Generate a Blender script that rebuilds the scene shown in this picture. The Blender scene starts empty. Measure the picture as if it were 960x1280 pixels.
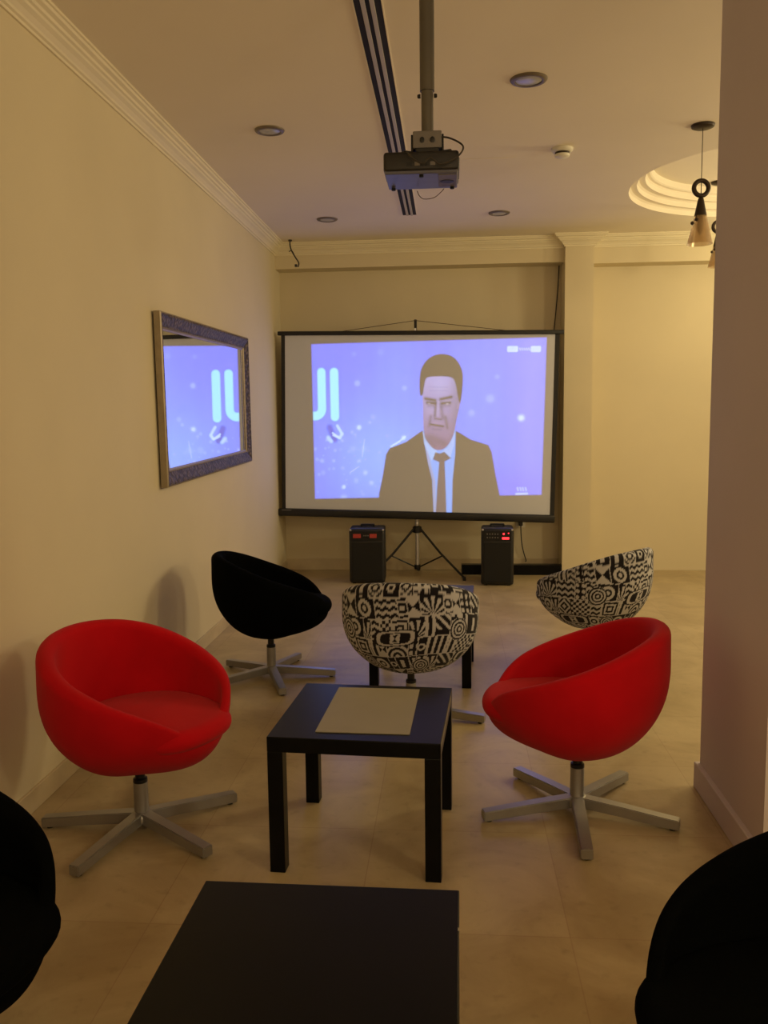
import bpy, bmesh, math, random
import numpy as np
from mathutils import Vector, Matrix
random.seed(4)
scene = bpy.context.scene
COL = scene.collection
PI = math.pi

# ------------------------------------------------------------------ materials
def s2l(c):
    return tuple(((v/255)/12.92 if v/255 <= .04045 else ((v/255+.055)/1.055)**2.4) for v in c)

def mat(name, col, rough=.6, metal=0., noise=0., nscale=8., bump=0., bscale=300., sheen=0., spec=.5, coat=0.):
    m = bpy.data.materials.new(name); m.use_nodes = True
    nt = m.node_tree; b = nt.nodes['Principled BSDF']
    b.inputs['Base Color'].default_value = (*col, 1)
    b.inputs['Roughness'].default_value = rough
    b.inputs['Metallic'].default_value = metal
    b.inputs['Specular IOR Level'].default_value = spec
    b.inputs['Sheen Weight'].default_value = sheen
    b.inputs['Coat Weight'].default_value = coat
    tc = nt.nodes.new('ShaderNodeTexCoord')
    if noise:
        n = nt.nodes.new('ShaderNodeTexNoise'); n.inputs['Scale'].default_value = nscale
        n.inputs['Detail'].default_value = 5
        nt.links.new(tc.outputs['Object'], n.inputs['Vector'])
        r = nt.nodes.new('ShaderNodeMapRange')
        r.inputs['From Min'].default_value = .3; r.inputs['From Max'].default_value = .7
        r.inputs['To Min'].default_value = 1-noise; r.inputs['To Max'].default_value = 1+noise
        nt.links.new(n.outputs['Fac'], r.inputs['Value'])
        x = nt.nodes.new('ShaderNodeMix'); x.data_type = 'RGBA'; x.blend_type = 'MULTIPLY'
        x.inputs['Factor'].default_value = 1
        x.inputs['A'].default_value = (*col, 1)
        nt.links.new(r.outputs['Result'], x.inputs['B'])
        nt.links.new(x.outputs['Result'], b.inputs['Base Color'])
    if bump:
        n2 = nt.nodes.new('ShaderNodeTexNoise'); n2.inputs['Scale'].default_value = bscale
        nt.links.new(tc.outputs['Object'], n2.inputs['Vector'])
        bp = nt.nodes.new('ShaderNodeBump'); bp.inputs['Strength'].default_value = bump
        bp.inputs['Distance'].default_value = .002
        nt.links.new(n2.outputs['Fac'], bp.inputs['Height'])
        nt.links.new(bp.outputs['Normal'], b.inputs['Normal'])
    return m

def emat(name, col, e, strength):
    m = mat(name, col, .4)
    b = m.node_tree.nodes['Principled BSDF']
    b.inputs['Emission Color'].default_value = (*e, 1)
    b.inputs['Emission Strength'].default_value = strength
    return m

M = {}
M['wall'] = mat('wall_paint', (.70, .61, .42), .75, noise=.03, nscale=1.5, bump=.08, bscale=60)
M['pier'] = mat('wall_paint_screen_tint', (.60, .53, .53), .8, noise=.03, nscale=1.5, bump=.08, bscale=60)  # wall paint for the near pillar, screen's purplish light mixed into the colour
M['ceil'] = mat('ceiling_paint', (.84, .76, .62), .8, noise=.03, nscale=1.0)
M['trim'] = mat('moulding_paint', (.82, .74, .54), .6, noise=.03, nscale=3)
M['skirt'] = mat('skirting_stone', (.56, .46, .30), .45, noise=.12, nscale=5)
M['red'] = mat('red_wool', (.48, .0025, .008), .9, noise=.10, nscale=5, bump=.35, bscale=420, sheen=.05, spec=.12)
M['blackwool'] = mat('black_wool', (.0016, .0019, .0018), .95, noise=.2, nscale=6, bump=.3, bscale=420, spec=.03)
M['alu'] = mat('brushed_metal', (.36, .35, .34), .38, metal=.75, noise=.06, nscale=12)
M['blackmetal'] = mat('black_metal', (.012, .012, .013), .4, metal=.3)
M['blackfoil'] = mat('black_foil', (.004, .004, .004), .30, noise=.1, nscale=6, spec=.12)
M['paper'] = mat('grey_paper', (.30, .27, .20), .6, noise=.03)
M['plastic'] = mat('black_plastic', (.012, .012, .013), .45)
M['grill'] = mat('speaker_mesh', (.006, .006, .006), .8, bump=.6, bscale=500)
M['projgrey'] = mat('projector_underside', (.10, .10, .14), .35, noise=.1, nscale=15)
M['projdark'] = mat('projector_back', (.009, .008, .009), .5, noise=.2, nscale=25)
M['polegrey'] = mat('pole_paint', (.10, .088, .07), .5, noise=.08)
M['bracket'] = mat('bracket_paint', (.16, .145, .14), .5, noise=.1)
M['whitepl'] = mat('white_plastic', (.75, .72, .62), .5)
M['slot'] = mat('slot_black', (.004, .004, .004), .8)
M['slotbar'] = mat('slot_bar', (.45, .41, .34), .5)
M['lampring'] = mat('downlight_ring', (.17, .14, .11), .45, metal=.3)
M['lens'] = mat('downlight_glass', (.42, .42, .42), .25)
M['framemetal'] = mat('screen_black', (.008, .008, .009), .45)
M['brown'] = mat('dark_bronze', (.035, .022, .014), .45, metal=.5)
M['cable'] = mat('cable_rubber', (.03, .025, .02), .6)
M['wire'] = mat('cord_brown', (.10, .06, .03), .7)
M['ledred'] = emat('red_display', (.3, .01, .01), (1, .03, .04), 3.0)
M['redpl'] = mat('red_plastic', (.45, .05, .04), .35)
M['steel'] = mat('bright_steel', (.6, .6, .62), .3, metal=.8)

# ornate mirror frame
def frame_material():
    m = mat('carved_silver_frame', (.16, .13, .10), .5, metal=.0, spec=.3)
    nt = m.node_tree; b = nt.nodes['Principled BSDF']
    tc = nt.nodes.new('ShaderNodeTexCoord')
    v = nt.nodes.new('ShaderNodeTexVoronoi'); v.inputs['Scale'].default_value = 42
    nt.links.new(tc.outputs['Object'], v.inputs['Vector'])
    r = nt.nodes.new('ShaderNodeValToRGB')
    r.color_ramp.elements[0].position = .1; r.color_ramp.elements[0].color = (.20, .15, .115, 1)
    r.color_ramp.elements[1].position = .6; r.color_ramp.elements[1].color = (.055, .042, .034, 1)
    nt.links.new(v.outputs['Distance'], r.inputs['Fac'])
    nt.links.new(r.outputs['Color'], b.inputs['Base Color'])
    bp = nt.nodes.new('ShaderNodeBump'); bp.inputs['Strength'].default_value = .8
    bp.inputs['Distance'].default_value = .008; bp.invert = True
    nt.links.new(v.outputs['Distance'], bp.inputs['Height'])
    nt.links.new(bp.outputs['Normal'], b.inputs['Normal'])
    return m
M['frame'] = frame_material()
M['frameedge'] = mat('frame_edge_silver', (.34, .28, .20), .4, metal=.4, noise=.1, nscale=20)
M['mirror'] = mat('mirror_silvering', (.93, .95, .95), .015, metal=1.)

def glass_shade():
    m = mat('amber_glass', (.62, .42, .20), .25)
    b = m.node_tree.nodes['Principled BSDF']
    b.inputs['Transmission Weight'].default_value = .6
    b.inputs['Alpha'].default_value = .62
    return m
M['glass'] = glass_shade()

def floor_material():
    m = mat('stone_floor', (.5, .4, .25), .3)
    nt = m.node_tree; b = nt.nodes['Principled BSDF']
    L = nt.links.new; N = nt.nodes.new
    tc = N('ShaderNodeTexCoord')
    mp = N('ShaderNodeMapping'); mp.inputs['Location'].default_value = (.27, .13, 0)
    L(tc.outputs['Object'], mp.inputs['Vector'])
    br = N('ShaderNodeTexBrick'); br.offset = 0; br.offset_frequency = 2
    br.inputs['Scale'].default_value = 1
    br.inputs['Brick Width'].default_value = .6; br.inputs['Row Height'].default_value = .6
    br.inputs['Mortar Size'].default_value = .002; br.inputs['Mortar Smooth'].default_value = .3
    br.inputs['Color1'].default_value = (.455, .365, .215, 1)
    br.inputs['Color2'].default_value = (.50, .41, .25, 1)
    br.inputs['Mortar'].default_value = (.41, .31, .19, 1)
    L(mp.outputs['Vector'], br.inputs['Vector'])
    n1 = N('ShaderNodeTexNoise'); n1.inputs['Scale'].default_value = 3.2; n1.inputs['Detail'].default_value = 8
    n1.inputs['Roughness'].default_value = .6; n1.inputs['Distortion'].default_value = .8
    L(tc.outputs['Object'], n1.inputs['Vector'])
    r1 = N('ShaderNodeValToRGB')
    e = r1.color_ramp.elements
    e[0].position = .32; e[0].color = (.72, .66, .60, 1)
    e[1].position = .68; e[1].color = (1.12, 1.10, 1.08, 1)
    L(n1.outputs['Fac'], r1.inputs['Fac'])
    x = N('ShaderNodeMix'); x.data_type = 'RGBA'; x.blend_type = 'MULTIPLY'; x.inputs['Factor'].default_value = .8
    L(br.outputs['Color'], x.inputs['A']); L(r1.outputs['Color'], x.inputs['B'])
    n2 = N('ShaderNodeTexNoise'); n2.inputs['Scale'].default_value = 22; n2.inputs['Detail'].default_value = 4
    L(tc.outputs['Object'], n2.inputs['Vector'])
    r2 = N('ShaderNodeMapRange'); r2.inputs['From Min'].default_value = .58; r2.inputs['From Max'].default_value = .75
    r2.inputs['To Min'].default_value = 1; r2.inputs['To Max'].default_value = .86
    L(n2.outputs['Fac'], r2.inputs['Value'])
    y = N('ShaderNodeMix'); y.data_type = 'RGBA'; y.blend_type = 'MULTIPLY'; y.inputs['Factor'].default_value = 1
    L(x.outputs['Result'], y.inputs['A']); L(r2.outputs['Result'], y.inputs['B'])
    L(y.outputs['Result'], b.inputs['Base Color'])
    rr = N('ShaderNodeMapRange'); rr.inputs['To Min'].default_value = .26; rr.inputs['To Max'].default_value = .44
    L(n1.outputs['Fac'], rr.inputs['Value']); L(rr.outputs['Result'], b.inputs['Roughness'])
    b.inputs['Specular IOR Level'].default_value = .35
    return m
M['floor'] = floor_material()

def attr_material(name, attr, rough, emit=False, base=(.3, .3, .3), sheen=0.):
    m = mat(name, base, rough, sheen=sheen, spec=.2)
    nt = m.node_tree; b = nt.nodes['Principled BSDF']
    a = nt.nodes.new('ShaderNodeAttribute'); a.attribute_name = attr
    if emit:
        nt.links.new(a.outputs['Color'], b.inputs['Emission Color'])
        b.inputs['Emission Strength'].default_value = 1.12
    else:
        nt.links.new(a.outputs['Color'], b.inputs['Base Color'])
    return m

# ------------------------------------------------------------------ mesh helpers
def finish(o, label=None, cat=None, group=None, kind=None):
    if label: o['label'] = label
    if cat: o['category'] = cat
    if group: o['group'] = group
    if kind: o['kind'] = kind
    return o

def obj(name, bm, m, parent=None, smooth=False, loc=None):
    me = bpy.data.meshes.new(name)
    bmesh.ops.recalc_face_normals(bm, faces=bm.faces)
    bm.to_mesh(me); bm.free()
    for mm in (m if isinstance(m, (list, tuple)) else [m]): me.materials.append(mm)
    if smooth:
        me.polygons.foreach_set('use_smooth', [True]*len(me.polygons))
        if smooth != 'all': me.set_sharp_from_angle(angle=math.radians(40))
    o = bpy.data.objects.new(name, me); COL.objects.link(o)
    if parent: o.parent = parent
    if loc: o.location = loc
    return o

def empty(name, loc=(0, 0, 0), rz=0):
    o = bpy.data.objects.new(name, None); COL.objects.link(o)
    o.empty_display_size = .1; o.location = loc; o.rotation_euler = (0, 0, rz)
    return o

def add_box(bm, x0, x1, y0, y1, z0, z1, bev=0, seg=2, mtx=None, mi=0):
    r = bmesh.ops.create_cube(bm, size=1)
    vs = r['verts']
    for v in vs:
        v.co = Vector(((x0+x1)/2+v.co.x*(x1-x0), (y0+y1)/2+v.co.y*(y1-y0), (z0+z1)/2+v.co.z*(z1-z0)))
    fs = list({f for v in vs for f in v.link_faces})
    for f in fs: f.material_index = mi
    if bev:
        es = list({e for v in vs for e in v.link_edges})
        r2 = bmesh.ops.bevel(bm, geom=es, offset=bev, segments=seg, affect='EDGES', profile=.5)
        vs = list({v for f in r2['faces'] for v in f.verts} | {v for v in vs if v.is_valid})
    if mtx: bmesh.ops.transform(bm, matrix=mtx, verts=vs)
    return vs

def box(*a, **k):
    bm = bmesh.new(); add_box(bm, *a, **k); return bm

def add_lathe(bm, prof, n=32, c=(0, 0), mtx=None, cap=True):
    rings = []
    allv = []
    for r, z in prof:
        ring = [bm.verts.new((c[0]+r*math.cos(2*PI*i/n), c[1]+r*math.sin(2*PI*i/n), z)) for i in range(n)]
        rings.append(ring); allv += ring
    for a, b in zip(rings, rings[1:]):
        for i in range(n): bm.faces.new((a[i], a[(i+1) % n], b[(i+1) % n], b[i]))
    if cap:
        bm.faces.new(rings[0][::-1]); bm.faces.new(rings[-1])
    if mtx: bmesh.ops.transform(bm, matrix=mtx, verts=allv)
    return allv

def add_tube(bm, pts, r, n=8):
    pts = [Vector(p) for p in pts]
    rs = r if isinstance(r, (list, tuple)) else [r]*len(pts)
    rings = []
    up0 = None
    for i, p in enumerate(pts):
        t = (pts[min(i+1, len(pts)-1)]-pts[max(i-1, 0)]).normalized()
        if up0 is None:
            up0 = Vector((0, 0, 1)) if abs(t.z) < .9 else Vector((1, 0, 0))
        a = t.cross(up0).normalized(); b = a.cross(t).normalized(); up0 = b
        rings.append([bm.verts.new(p+rs[i]*(math.cos(2*PI*k/n)*a+math.sin(2*PI*k/n)*b)) for k in range(n)])
    for A, B in zip(rings, rings[1:]):
        for k in range(n): bm.faces.new((A[k], A[(k+1) % n], B[(k+1) % n], B[k]))
    bm.faces.new(rings[0][::-1]); bm.faces.new(rings[-1])

def tube(pts, r, n=8):
    bm = bmesh.new(); add_tube(bm, pts, r, n); return bm

def smoothpath(pts, k=8):
    pts = [Vector(p) for p in pts]; out = []
    P = [pts[0]]+pts+[pts[-1]]
    for i in range(1, len(P)-2):
        for j in range(k):
            t = j/k; a, b, c, d = P[i-1], P[i], P[i+1], P[i+2]
            out.append(.5*((2*b)+(c-a)*t+(2*a-5*b+4*c-d)*t*t+(3*b-a-3*c+d)*t**3))
    out.append(pts[-1]); return out

def grid_mesh(name, V, idx_faces, m, parent, cols=None, attr='Col', smooth=True):
    me = bpy.data.meshes.new(name)
    nv = len(V); nf = len(idx_faces)
    me.vertices.add(nv); me.vertices.foreach_set('co', np.asarray(V, dtype=np.float32).ravel())
    me.loops.add(nf*4); me.loops.foreach_set('vertex_index', np.asarray(idx_faces, dtype=np.int32).ravel())
    me.polygons.add(nf); me.polygons.foreach_set('loop_start', np.arange(nf, dtype=np.int32)*4)
    me.update(calc_edges=True); me.validate()
    me.polygons.foreach_set('use_smooth', [smooth]*len(me.polygons))
    if cols is not None:
        a = me.color_attributes.new(attr, 'FLOAT_COLOR', 'POINT')
        c4 = np.ones((nv, 4), dtype=np.float32); c4[:, :3] = cols
        a.data.foreach_set('color', c4.ravel())
    me.materials.append(m)
    o = bpy.data.objects.new(name, me); COL.objects.link(o)
    if parent: o.parent = parent
    return o

def copy_tree(o, parent=None):
    c = o.copy(); COL.objects.link(c)
    if parent: c.parent = parent
    for ch in list(o.children): copy_tree(ch, c)
    return c

# ------------------------------------------------------------------ room dimensions (metres)
XL, XR = -1.56, 5.2
YN, YB = -3.2, 8.0
H = 2.985
BAND, PIERF = 7.80, 7.72

def structure(name, bm, m, smooth=False):
    return finish(obj(name, bm, m, smooth=smooth), kind='structure')

structure('floor', box(XL-.15, XR+.15, YN-.15, YB+.15, -.1, 0), M['floor'])
structure('wall_left', box(XL-.15, XL, YN, YB, 0, 3.4), M['wall'])
structure('wall_back', box(XL-.15, XR+.15, YB, YB+.15, 0, 3.4), M['wall'])
structure('wall_right', box(XR, XR+.15, YN, YB, 0, 3.4), M['wall'])
structure('wall_front', box(XL-.15, XR+.15, YN-.15, YN, 0, 3.4), M['wall'])

# ceiling with a stepped circular recess
RC = (2.30, 6.14)
def ceiling():
    bm = bmesh.new(); n = 96
    prof = [(1.06, H), (1.06, H+.035), (1.045, H+.045), (1.005, H+.045), (1.005, H+.08), (.99, H+.09), (.95, H+.09),
            (.95, H+.125), (.94, H+.135), (.92, H+.137), (.91, H+.145), (.905, H+.185)]
    rings = []
    for r, z in prof:
        rings.append([bm.verts.new((RC[0]+r*math.cos(2*PI*i/n), RC[1]+r*math.sin(2*PI*i/n), z)) for i in range(n)])
    for a, b in zip(rings, rings[1:]):
        for i in range(n): bm.faces.new((a[i], a[(i+1) % n], b[(i+1) % n], b[i]))
    bm.faces.new(rings[-1])
    # flat ceiling around the opening: connect ring to rectangle border
    x0, x1, y0, y1 = XL, XR, YN, YB
    outer = []
    for i in range(n):
        a = 2*PI*i/n; dx, dy = math.cos(a), math.sin(a)
        t = min([((x1-RC[0])/dx if dx > 1e-9 else 1e9), ((x0-RC[0])/dx if dx < -1e-9 else 1e9),
                 ((y1-RC[1])/dy if dy > 1e-9 else 1e9), ((y0-RC[1])/dy if dy < -1e-9 else 1e9)])
        outer.append(bm.verts.new((RC[0]+dx*t, RC[1]+dy*t, H)))
    r0 = rings[0]
    corners = [(x0, y0), (x1, y0), (x0, y1), (x1, y1)]
    for i in range(n):
        j = (i+1) % n
        bm.faces.new((r0[i], r0[j], outer[j], outer[i]))
        a, b = outer[i].co, outer[j].co
        if abs(a.x-b.x) > 1e-5 and abs(a.y-b.y) > 1e-5:
            c = min(corners, key=lambda c: (c[0]-(a.x+b.x)/2)**2+(c[1]-(a.y+b.y)/2)**2)
            v = bm.verts.new((c[0], c[1], H)); bm.faces.new((outer[i], outer[j], v))
    # upper slab so that the ceiling is solid
    add_box(bm, XL-.1, XR+.1, YN-.1, YB+.1, H+.29, H+.36)
    return bm
o = structure('ceiling', ceiling(), M['ceil'])

# cornice: closed profile (d = distance from the wall, z) swept along an open path with mitred corners
CZ = 2.888
CP = [(0, CZ), (.010, CZ), (.012, CZ+.010), (.022, CZ+.014), (.026, CZ+.022), (.040, CZ+.036), (.056, CZ+.046),
      (.060, CZ+.054), (.070, CZ+.058), (.074, CZ+.068), (.090, CZ+.074), (.094, CZ+.084), (.102, CZ+.086), (.102, H), (0, H)]
def sweep(path, prof, side=1):
    bm = bmesh.new(); P = [Vector((x, y)) for x, y in path]; rings = []
    for i, p in enumerate(P):
        def nrm(a, b):
            d = (b-a).normalized(); return Vector((-d.y, d.x))*side
        n1 = nrm(P[max(i-1, 0)], P[max(i, 1)]) if i > 0 else nrm(P[0], P[1])
        n2 = nrm(P[i], P[i+1]) if i < len(P)-1 else n1
        m = (n1+n2).normalized(); k = 1/max(.3, m.dot(n1))
        rings.append([bm.verts.new((p.x+m.x*k*d, p.y+m.y*k*d, z)) for d, z in prof])
    L = len(prof)
    for a, b in zip(rings, rings[1:]):
        for i in range(L): bm.faces.new((a[i], a[(i+1) % L], b[(i+1) % L], b[i]))
    bm.faces.new(rings[0]); bm.faces.new(rings[-1][::-1])
    return bm
PX0, PX1 = 1.005, 1.25
structure('trim_1', sweep([(XL, YN), (XL, BAND), (PX0, BAND), (PX0, PIERF), (PX1, PIERF), (PX1, BAND), (XR, BAND)], CP, side=-1), M['trim'])
# lintels over the two recesses and the pier between them
structure('wall_lintel', box(XL, PX0, BAND, YB, 2.772, H), M['wall'])
structure('wall_lintel_right', box(PX1, XR, BAND, YB, 2.752, H), M['wall'])
structure('wall_pier', box(PX0, PX1, PIERF, YB, 0, H), M['wall'])
structure('baseboard_back', box(XL, PX0, YB-.016, YB, 0, .11, bev=.004), M['skirt'])
structure('baseboard_left', box(XL, XL+.012, YN, YB-.016, 0, .085, bev=.003), M['skirt'])
# near pillar on the right
QX0, QX1, QY0, QY1 = .961, 1.60, 2.60, 3.27
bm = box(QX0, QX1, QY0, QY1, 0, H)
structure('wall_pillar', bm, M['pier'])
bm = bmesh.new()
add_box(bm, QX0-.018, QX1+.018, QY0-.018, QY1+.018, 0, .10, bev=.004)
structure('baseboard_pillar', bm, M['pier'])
structure('trim_2', box(-.06, .40, 5.4, 5.403, H-.0015, H), M['ceil'])   # access hatch joint

# ------------------------------------------------------------------ ceiling fittings
def downlight(x, y, r, label):
    t = empty('downlight', (x, y, H))
    bm = bmesh.new()
    add_lathe(bm, [(r*.70, .0), (r*.72, -.010), (r*.80, -.012), (r*.95, -.008), (r, -.003), (r, 0)], 40, cap=False)
    obj('trim_ring', bm, M['lampring'], t, smooth=True)
    bm = bmesh.new()
    add_lathe(bm, [(r*.71, -.006), (r*.6, -.009), (r*.3, -.011), (.002, -.012)], 40)
    obj('lens', bm, M['lens'], t, smooth=True)
    finish(t, label, 'ceiling light', 'round recessed ceiling lights')
downlight(-.960, 4.75, .080, 'round unlit recessed ceiling light nearest the left wall, left of the projector')
downlight(.370, 4.19, .086, 'largest-looking pale round recessed ceiling light, right of the projector pole')
downlight(-.949, 6.86, .082, 'small round recessed ceiling light above the left end of the projection screen')
downlight(.384, 6.82, .082, 'small round recessed ceiling light above the right part of the projection screen')

t = empty('smoke_detector', (.66, 5.26, H))
bm = bmesh.new(); add_lathe(bm, [(.062, 0), (.062, -.012), (.055, -.020), (.044, -.022)], 32); obj('base', bm, M['whitepl'], t, smooth=True)
bm = bmesh.new(); add_lathe(bm, [(.042, -.022), (.042, -.030), (.040, -.034)], 32); obj('sensor_slot', bm, M['brown'], t, smooth=True)
bm = bmesh.new(); add_lathe(bm, [(.044, -.034), (.042, -.046), (.030, -.052), (.004, -.054)], 32); obj('cap', bm, M['whitepl'], t, smooth=True)
finish(t, 'small round white smoke detector on the ceiling', 'smoke detector')

t = empty('slot_diffuser', (-.30, 4.1, H))
sx0, sx1 = -.052, .052; sy0, sy1 = -3.1, 2.69
obj('slot_back', box(sx0+.001, sx1-.001, sy0, sy1, -.004, 0), M['slot'], t)
for k in range(2):
    x = -.0175+.035*k
    obj('slot_bar', box(x-.009, x+.009, sy0, sy1, -.010, -.003, bev=.002), M['slotbar'], t)
for s in (-1, 1):
    x = s*.0545
    obj('edge_strip', box(x-.0025, x+.0025, sy0, sy1+.003, -.006, 0), M['ceil'], t)
finish(t, 'long black three slot air diffuser set in the ceiling', 'air vent')

# ------------------------------------------------------------------ projector and its mount
PS = .853
t = empty('ceiling_projector_mount', (-.0705, 3.003, H)); t.scale = (PS, PS, 1)
bm = bmesh.new(); add_lathe(bm, [(.085, 0), (.085, -.010), (.03, -.014)], 32); obj('ceiling_plate', bm, M['bracket'], t, smooth=True)
bm = bmesh.new(); add_lathe(bm, [(.0285, -.01), (.0285, -.460)], 24); obj('outer_pole', bm, M['polegrey'], t, smooth=True)
bm = bmesh.new(); add_lathe(bm, [(.0235, -.45), (.0235, -.605)], 24); obj('inner_pole', bm, M['polegrey'], t, smooth=True)
for s in (-1, 1):
    bm = bmesh.new(); add_lathe(bm, [(.007, 0), (.007, .010), (.004, .013)], 10, mtx=Matrix.Translation((s*.026, 0, -.475)) @ Matrix.Rotation(s*PI/2, 4, 'Y'))
    obj('bolt', bm, M['blackmetal'], t)
b = obj('bracket', box(-.056, .056, -.045, .045, -.652, -.597, bev=.004), M['bracket'], t)
for s in (-1, 1):
    bm = bmesh.new(); add_lathe(bm, [(.009, 0), (.009, .006), (.005, .007)], 12, mtx=Matrix.Translation((s*.020, -.045, -.627)) @ Matrix.Rotation(PI/2, 4, 'X'))
    obj('bracket_screw', bm, M['blackmetal'], b)
    bm = box(s*.060-.004, s*.060+.004, -.035, .035, -.666, -.606, bev=.002)
    obj('side_plate', bm, M['blackmetal'], t)
obj('tilt_plate', box(-.045, .045, -.05, .05, -.668, -.652, bev=.003), M['blackmetal'], t)
for a in (35, 145, 215, 325):
    ca, sa = math.cos(math.radians(a)), math.sin(math.radians(a))
    obj('support_arm', tube([(ca*.03, sa*.03, -.664), (ca*.11, sa*.09, -.666), (ca*.115, sa*.095, -.672)], .006), M['blackmetal'], t)
finish(t, 'grey telescopic ceiling pole with bracket holding the projector', 'projector mount')

PROJ = t = empty('projector', (-.0904, 3.033, 2.243)); t.scale = (PS, PS, PS)
bm = bmesh.new(); add_box(bm, -.146, .146, -.12, .12, .010, .084, bev=.012, seg=3); obj('body', bm, M['projdark'], t, smooth=True)
ub = obj('bottom_cover', box(-.141, .141, -.115, .115, 0, .014, bev=.004), M['projgrey'], t)
bm = bmesh.new(); add_box(bm, .065, .138, -.095, .08, -.0025, .001, bev=.001); obj('lamp_door', bm, M['bracket'], ub)
bm = bmesh.new(); add_lathe(bm, [(.028, 0), (.028, -.003), (.020, -.004)], 24, c=(.10, .0)); obj('air_intake', bm, M['projdark'], ub)
for fx, fy in ((-.12, .09), (.12, .09), (0, -.095)):
    bm = bmesh.new(); add_lathe(bm, [(.008, .001), (.009, -.008), (.006, -.010)], 12, c=(fx, fy)); obj('foot', bm, M['blackmetal'], t)
bm = bmesh.new(); add_lathe(bm, [(.034, 0), (.034, .014), (.028, .014), (.026, .004), (.004, .008)], 28, mtx=Matrix.Translation((.08, .118, .046)) @ Matrix.Rotation(-PI/2, 4, 'X'))
obj('lens', bm, M['plastic'], t, smooth=True)
for k in range(5):
    obj('socket', box(-.055+.03*k, -.035+.03*k, -.123, -.118, .028, .042), M['bracket' if k % 2 else 'blackmetal'], t)
for s in (-1, 1):
    obj('vent_grille', box(s*.146-.002, s*.146+.002, -.08, .08, .025, .065), M['blackmetal'], t)
finish(t, 'black projector hanging from the grey ceiling pole', 'projector')
obj('signal_cable', tube(smoothpath([(0.0510, -0.0550, 0.1500), (0.1060, -0.0950, 0.1350), (0.1610, -0.1350, 0.0900), (0.1360, -0.1500, 0.0450), (0.0760, -0.1600, 0.0200), (0.0360, -0.1600, 0.0450),
       (0.0060, -0.1600, 0.0250), (-0.0340, -0.1550, 0.0500), (-0.0540, -0.1500, 0.0750)], 8), .0035), M['cable'], PROJ, smooth=True)
obj('thin_cable', tube(smoothpath([(0.0860, 0.1050, -0.0040), (0.0760, 0.0950, -0.0180), (0.0460, 0.0950, -0.0400), (0.0060, 0.0950, -0.0450), (-0.0140, 0.1050, -0.0300), (-0.0240, 0.1150, -0.0070)], 8), .0016), M['wire'], PROJ, smooth=True)


# ------------------------------------------------------------------ wall mirror (parallel to the left wall, hanging slightly crooked)
def mirror():
    W, Hh = 2.03, .935
    t = empty('wall_mirror', (XL+.0055, 5.505, 1.565)); t.rotation_euler = (math.radians(1.0), 0, .005)
    fw = .095
    prof = [(0, 0.), (0, .034), (.008, .040), (.018, .041), (.026, .036), (.070, .020), (.078, .020), (.084, .012), (fw, .011), (fw, 0)]
    # each rail swept with mitres; local x = out of wall, y along the wall, z up
    cs = [(-W/2, -Hh/2), (W/2, -Hh/2), (W/2, Hh/2), (-W/2, Hh/2)]
    dirs = [(1, 1), (-1, 1), (-1, -1), (1, -1)]
    for k, nm in enumerate(('bottom_rail', 'side_rail', 'top_rail', 'side_rail')):
        A, B = cs[k], cs[(k+1) % 4]; dA, dB = dirs[k], dirs[(k+1) % 4]
        bm = bmesh.new()
        n = len(prof); segs = 24
        rings = []
        for s in range(segs+1):
            f = s/segs
            rings.append([bm.verts.new((h, (A[0]+dA[0]*d)*(1-f)+(B[0]+dB[0]*d)*f, (A[1]+dA[1]*d)*(1-f)+(B[1]+dB[1]*d)*f)) for d, h in prof])
        for a, b in zip(rings, rings[1:]):
            for i in range(n):
                f = bm.faces.new((a[i], a[(i+1) % n], b[(i+1) % n], b[i]))
                f.material_index = 1 if i in (0, 1, 6, 7) else 0
        bm.faces.new(rings[0]); bm.faces.new(rings[-1][::-1])
        obj(nm, bm, [M['frame'], M['frameedge']], t)
    obj('mirror_glass', box(.004, .009, -W/2+fw-.004, W/2-fw+.004, -Hh/2+fw-.004, Hh/2-fw+.004), M['mirror'], t)
    finish(t, 'wide wall mirror in a carved dark silver frame, reflecting the blue projection', 'mirror')
mirror()

# ------------------------------------------------------------------ tripod projection screen
# drawing of the broadcast: coordinates are units of the picture sheet
def seg_d(X, Y, a, b):
    ax, ay = a; bx, by = b; dx, dy = bx-ax, by-ay
    t = np.clip(((X-ax)*dx+(Y-ay)*dy)/(dx*dx+dy*dy+1e-9), 0, 1)
    return np.hypot(X-ax-t*dx, Y-ay-t*dy)
def poly_mask(X, Y, pts, soft=.8):
    ins = np.zeros(X.shape, bool); d = np.full(X.shape, 1e9)
    n = len(pts)
    for i in range(n):
        (x1, y1), (x2, y2) = pts[i], pts[(i+1) % n]
        d = np.minimum(d, seg_d(X, Y, (x1, y1), (x2, y2)))
        if y1 != y2:
            c = ((y1 > Y) != (y2 > Y)) & (X < (x2-x1)*(Y-y1)/(y2-y1)+x1)
            ins ^= c
    sd = np.where(ins, d, -d)
    return np.clip(sd/(2*soft)+.5, 0, 1)
def curve(pts, k=6):
    P = [Vector((x, y, 0)) for x, y in pts]; n = len(P); out = []
    for i in range(n):
        a, b, c, d = P[i-1], P[i], P[(i+1) % n], P[(i+2) % n]
        for j in range(k):
            t = j/k
            q = .5*((2*b)+(c-a)*t+(2*a-5*b+4*c-d)*t*t+(3*b-a-3*c+d)*t**3); out.append((q.x, q.y))
    return out
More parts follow.
